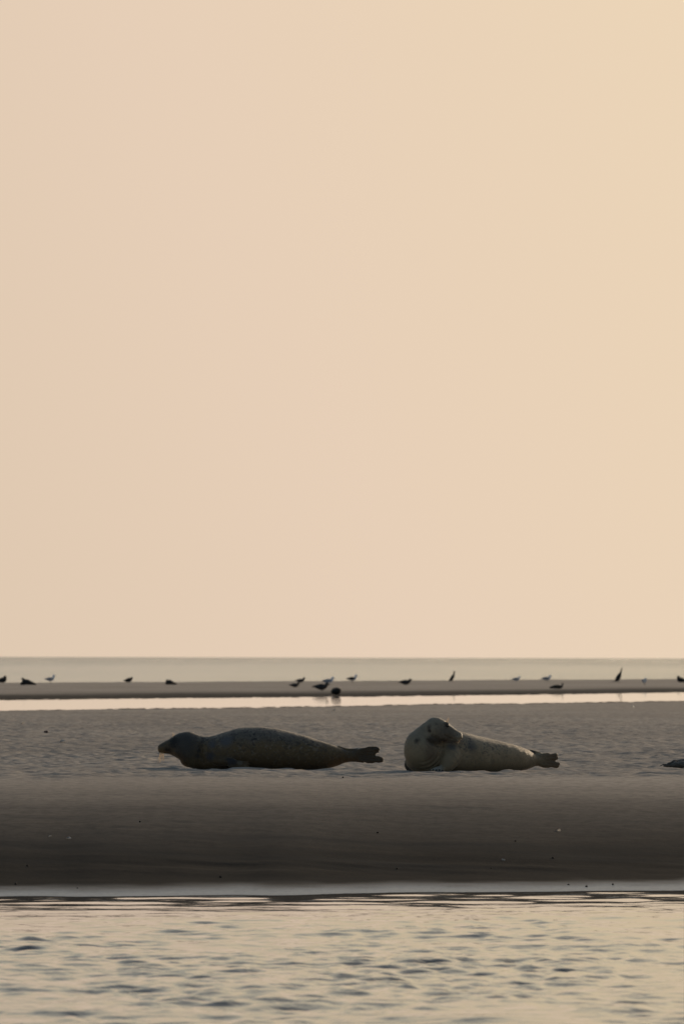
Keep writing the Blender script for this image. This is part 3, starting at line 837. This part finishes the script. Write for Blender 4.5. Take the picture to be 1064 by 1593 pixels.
lump(523.5, 1081.2, 'plump round dark bird with tucked head standing at the far edge of the tide pool', [[(-.09, 0, .10, .085), (0, 0, .115, .118), (.07, 0, .12, .105), (.10, 0, .15, .06)]], [(.13, 0, .15, .013), (.155, 0, .14, .008)], legs=.02, rz=R(35), scale=.84,
     wing=[(.07, .05, .15, .06), (0, .065, .14, .075), (-.09, .04, .12, .05), (-.15, .0, .10, .02)])
gull(631, 1065, 'slim dark gull lying flat with its tail pointing left, alone on the bar', 1, .0, mats=dict(mgd, body=M_BROWN), scale=.98, neck=.0)
gull(803, 1060.5, 'smaller pale grey gull of the two standing on the right half of the bar crest', 1, .05, scale=.74, neck=.03)
gull(850, 1060.5, 'larger pale grey gull on the bar crest just above the resting dark bird', 1, .06, scale=.86, neck=.04)
lump(866, 1071.5, 'flat dark bird lying on the bar with only its small head raised at the right', [[(-.22, 0, .03, .02), (-.12, 0, .055, .05), (0, 0, .065, .065), (.10, 0, .06, .058), (.16, 0, .07, .04), (.185, 0, .12, .026), (.19, 0, .165, .026)]], [(.21, 0, .167, .010), (.24, 0, .165, .006)],
     wing=[(.08, .015, .08, .045), (-.02, .02, .08, .05), (-.12, .0, .065, .035), (-.22, -.02, .05, .012)], scale=.95)
gull(1002, 1065, 'small white gull facing the camera near the right end of the bar', 1, .08, scale=.80, neck=.02, rz=R(-72))
lump(1059, 1061.5, 'hunched dark bird with a peaked back at the right edge of the picture', P_hunch, B_hunch, face=-1, scale=1.05)
# cormorants
def cormorant(px, py, label, body, wing, bill, tail, scale=1.0, legs=.03, wsq=.3):
    return bird('cormorant', px, py, label, 'cormorant', G3, body, wing, bill, md, 1, legs, 0, None, scale, tail, .05, wsq)
cormorant(961.5, 1061.5, 'tall upright cormorant leaning right with its bill raised, near the right end of the bar',
    [[(-.10, 0, .07, .040), (-.03, 0, .13, .085), (.03, 0, .23, .085), (.07, 0, .32, .055), (.10, 0, .39, .034), (.118, 0, .46, .026), (.125, 0, .50, .026), (.135, 0, .525, .018)]],
    [(.045, .018, .27, .050), (.0, .028, .17, .065), (-.06, .015, .08, .040), (-.11, -.01, .03, .012)],
    [(.138, 0, .535, .011), (.15, 0, .565, .008), (.155, 0, .60, .005)],
    [(-.10, 0, .06, .035), (-.18, 0, .035, .032), (-.25, 0, .018, .024)])
cormorant(703.5, 1061, 'smaller cormorant standing on the bar crest right of centre with an S curved neck',
    [[(-.09, 0, .07, .035), (-.03, 0, .11, .062), (.02, 0, .19, .062), (.06, 0, .26, .040), (.075, 0, .31, .028), (.070, 0, .35, .025), (.065, 0, .375, .028), (.085, 0, .385, .022)]],
    [(.035, .012, .22, .038), (.0, .018, .15, .048), (-.05, .010, .08, .030), (-.10, -.01, .035, .010)],
    [(.10, 0, .385, .009), (.125, 0, .388, .006), (.145, 0, .384, .004)],
    [(-.08, 0, .06, .028), (-.12, 0, .035, .025), (-.16, 0, .02, .018)])

# ------------------------------------------------------------------ dark clump at the right edge
def clump():
    g = ground_at(1062, 1193.5); K = FPX/g.y
    X = lambda p: (p-1062)/K
    Z = lambda p: (1193.5-p)/K
    root = empty('seaweed_clump', g, 0, 'low dark clump lying on the sand, cut off by the right edge of the picture', 'seaweed')
    m = Mat('dark_seaweed'); n = m.noise(m.coords('Object'), 30, 4, .6)
    mat = m.set(base=m.mix(m.rng(n, .4, .62), (.065, .056, .045), (.12, .105, .088)), rough=.5, normal=m.bump(n, .6, .01))
    b = bmesh.new()
    tube(b, [(X(1033), .02, Z(1192), .010), (X(1040), 0, Z(1190.5), .022), (X(1048), .02, Z(1188.6), .034), (X(1056), .05, Z(1188), .045), (X(1066), .08, Z(1187.6), .048), (X(1080), .1, Z(1188.5), .042), (X(1092), .12, Z(1191), .02)], 6, 20)
    tube(b, [(X(1036), -.03, Z(1191.5), .010), (X(1050), -.06, Z(1189.8), .028), (X(1064), -.05, Z(1189.5), .035), (X(1078), -.03, Z(1191), .02)], 6, 16)
    rr = random.Random(3)
    for i in range(16):
        x = rr.uniform(1034, 1086); t = (x-1030)/26 if x < 1056 else 1
        ellipsoid(b, Vector((X(x), rr.uniform(-.06, .1), Z(1192 - 8.0*min(t, 1)*rr.uniform(.5, 1.0)))), (rr.uniform(.012, .03), rr.uniform(.012, .03), rr.uniform(.008, .016)))
    o = mesh_obj('mound', b, mat, root); fuse(o, .006, 2)
    o.scale = (1, 1, .85)
    displace(o, lambda co, no: .006*vnoise(co[:, 0]*40, co[:, 2]*60+co[:, 1]*30, 80))
    def frond(p):
        b = bmesh.new(); tube(b, [(X(a), y, Z(c), r) for a, y, c, r in p], 5, 8, up=(0, 0, 1), squash=.5); mesh_obj('frond', b, mat, root)
    frond([(1040, -.02, 1191, .010), (1034, -.03, 1189.6, .012), (1030.5, -.03, 1190.2, .010), (1026, -.04, 1192.4, .004)])
    frond([(1045, -.04, 1188, .010), (1040, -.05, 1187.4, .010), (1036, -.06, 1190, .008), (1032, -.06, 1192.4, .005)])
    frond([(1053, .0, 1184.5, .010), (1048, -.02, 1183.6, .009), (1043, -.03, 1186.5, .007), (1040, -.04, 1190, .004)])
clump()

# ------------------------------------------------------------------ shells and stones on the foreshore
M_SHELL = plain('bleached_shell', (.72, .70, .66), .45, .5, .25, 80)
M_STONE = plain('dark_wet_stone', (.030, .028, .026), .8, .2, .4, 60)
M_BSTONE = plain('brown_stone', (.11, .06, .045), .6, .4, .3, 60)
def stone_mesh(seed, r, flat, name, mat):
    b = bmesh.new(); bmesh.ops.create_icosphere(b, subdivisions=2, radius=1.0)
    rr = random.Random(seed); ax = [Vector((rr.gauss(0, 1), rr.gauss(0, 1), rr.gauss(0, 1))).normalized() for _ in range(5)]
    for v in b.verts:
        k_ = 1.0
        for i, a in enumerate(ax): k_ -= .16*max(0, v.co.normalized().dot(a)-.55)*(1.4 if i % 2 else 1)
        v.co = Vector((v.co.x*r*k_, v.co.y*r*k_*.8, (v.co.z+.55)*r*k_*flat))
    bmesh.ops.recalc_face_normals(b, faces=b.faces)
    me = bpy.data.meshes.new(name); b.to_mesh(me); b.free()
    for p in me.polygons: p.use_smooth = True
    me.materials.append(mat); return me
def shell_mesh(r, name):
    b = bmesh.new(); n = 14; apex = b.verts.new((-r*.8, 0, r*.12)); rows = []
    for ringi, t in enumerate((.35, .7, 1.0)):
        row = []
        for i in range(n+1):
            a = R(-75 + 150*i/n); rib = 1 + (.05 if i % 2 else 0)*t
            h = math.sin(math.pi*(1-t)*.5 + .0)*r*.55*math.cos(a*.9)
            row.append(b.verts.new((-r*.8 + t*1.7*r*math.cos(a)*rib, t*1.15*r*math.sin(a)*rib, .004 + h + (.05*r if i % 2 else 0))))
        rows.append(row)
    for i in range(n): b.faces.new((apex, rows[0][i], rows[0][i+1]))
    for A_, B_ in zip(rows, rows[1:]):
        for i in range(n): b.faces.new((A_[i], B_[i], B_[i+1], A_[i+1]))
    bmesh.ops.solidify(b, geom=b.faces[:], thickness=.0015)
    bmesh.ops.recalc_face_normals(b, faces=b.faces)
    me = bpy.data.meshes.new(name); b.to_mesh(me); b.free()
    for p in me.polygons: p.use_smooth = True
    me.materials.append(M_SHELL); return me
SHM = shell_mesh(.018, 'shell')
STM = [stone_mesh(i, .016, .75, 'stone', M_STONE) for i in range(3)]
BSM = stone_mesh(9, .03, .5, 'stone', M_BSTONE)
GS, GT = 'white shells scattered on the sand', 'small dark stones on the wet foreshore'
shells = [(108, 1305, 1.0, 'brightest white shell on the dark slope at the left'), (79, 1302, .7, 'tiny white shell left of the brightest one on the left slope'),
          (869, 1293, 1.0, 'white shell on the dark slope below the pale seal\'s hind flippers'), (783, 1339, .7, 'tiny faded shell low on the slope right of centre'),
          (37, 1126, 2.4, 'pale shell on the rippled sand at far left near the tide pool'), (99, 1155, 2.2, 'pale shell on the rippled sand left of the dark seal\'s nose'),
          (520, 1106.5, 2.0, 'white shell just in front of the tide pool near the middle'), (983, 1100, 3.0, 'largest white shell just in front of the tide pool at the right'),
          (717, 1203, 1.2, 'small white shell against the belly of the pale seal')]
rr = random.Random(21)
for px, py, s, lab in shells:
    g = ground_at(px, py); o = bpy.data.objects.new('shell', SHM); C.objects.link(o)
    o.location = g; o.scale = (s,)*3; o.rotation_euler = (rr.uniform(-.3, .9), rr.uniform(-.4, .4), rr.uniform(0, 6.28))
    o['label'] = lab; o['category'] = 'shell'; o['group'] = GS
stones = [(219, 1279, 1.0, 'small dark stone high on the slope below the dark seal\'s head'), (44, 1348, 1.0, 'dark stone low on the slope at far left'),
          (26, 1376, 1.3, 'leftmost dark stone in the pale wet strip by the water'), (122, 1382, .7, 'tiny dark stone in the pale wet strip at the left'),
          (344, 1365, 1.2, 'dark stone at the end of a ripple line just above the wet strip'), (588, 1296, 1.0, 'dark stone on the slope a little right of the middle'),
          (802, 1309, .9, 'dark stone on the slope left of the white shell'), (860, 1336, 1.3, 'largest dark stone low on the slope at the right'),
          (618, 1353, .8, 'small dark stone low on the slope right of the middle'), (764, 1352, .7, 'tiny dark stone low on the slope under the faded shell'),
          (884, 1377, .9, 'left one of three dark stones in the wet strip at the right'), (912, 1380, 1.2, 'middle one of three dark stones in the wet strip at the right'),
          (953, 1377, 1.2, 'right one of three dark stones in the wet strip at the right'), (534, 1210, 1.1, 'dark stone at the edge of the rippled sand under the dark seal\'s hind flippers')]
for i, (px, py, s, lab) in enumerate(stones):
    g = ground_at(px, py); o = bpy.data.objects.new('stone', STM[i % 3]); C.objects.link(o)
    o.location = g; o.scale = (s*.5,)*3; o.rotation_euler = (0, 0, rr.uniform(0, 6.28))
    o['label'] = lab; o['category'] = 'stone'; o['group'] = GT
g = ground_at(73, 1140); o = bpy.data.objects.new('stone', BSM); C.objects.link(o); o.location = g
o['label'] = 'reddish brown stone on the rippled sand at the left, between two pale shells'; o['category'] = 'stone'
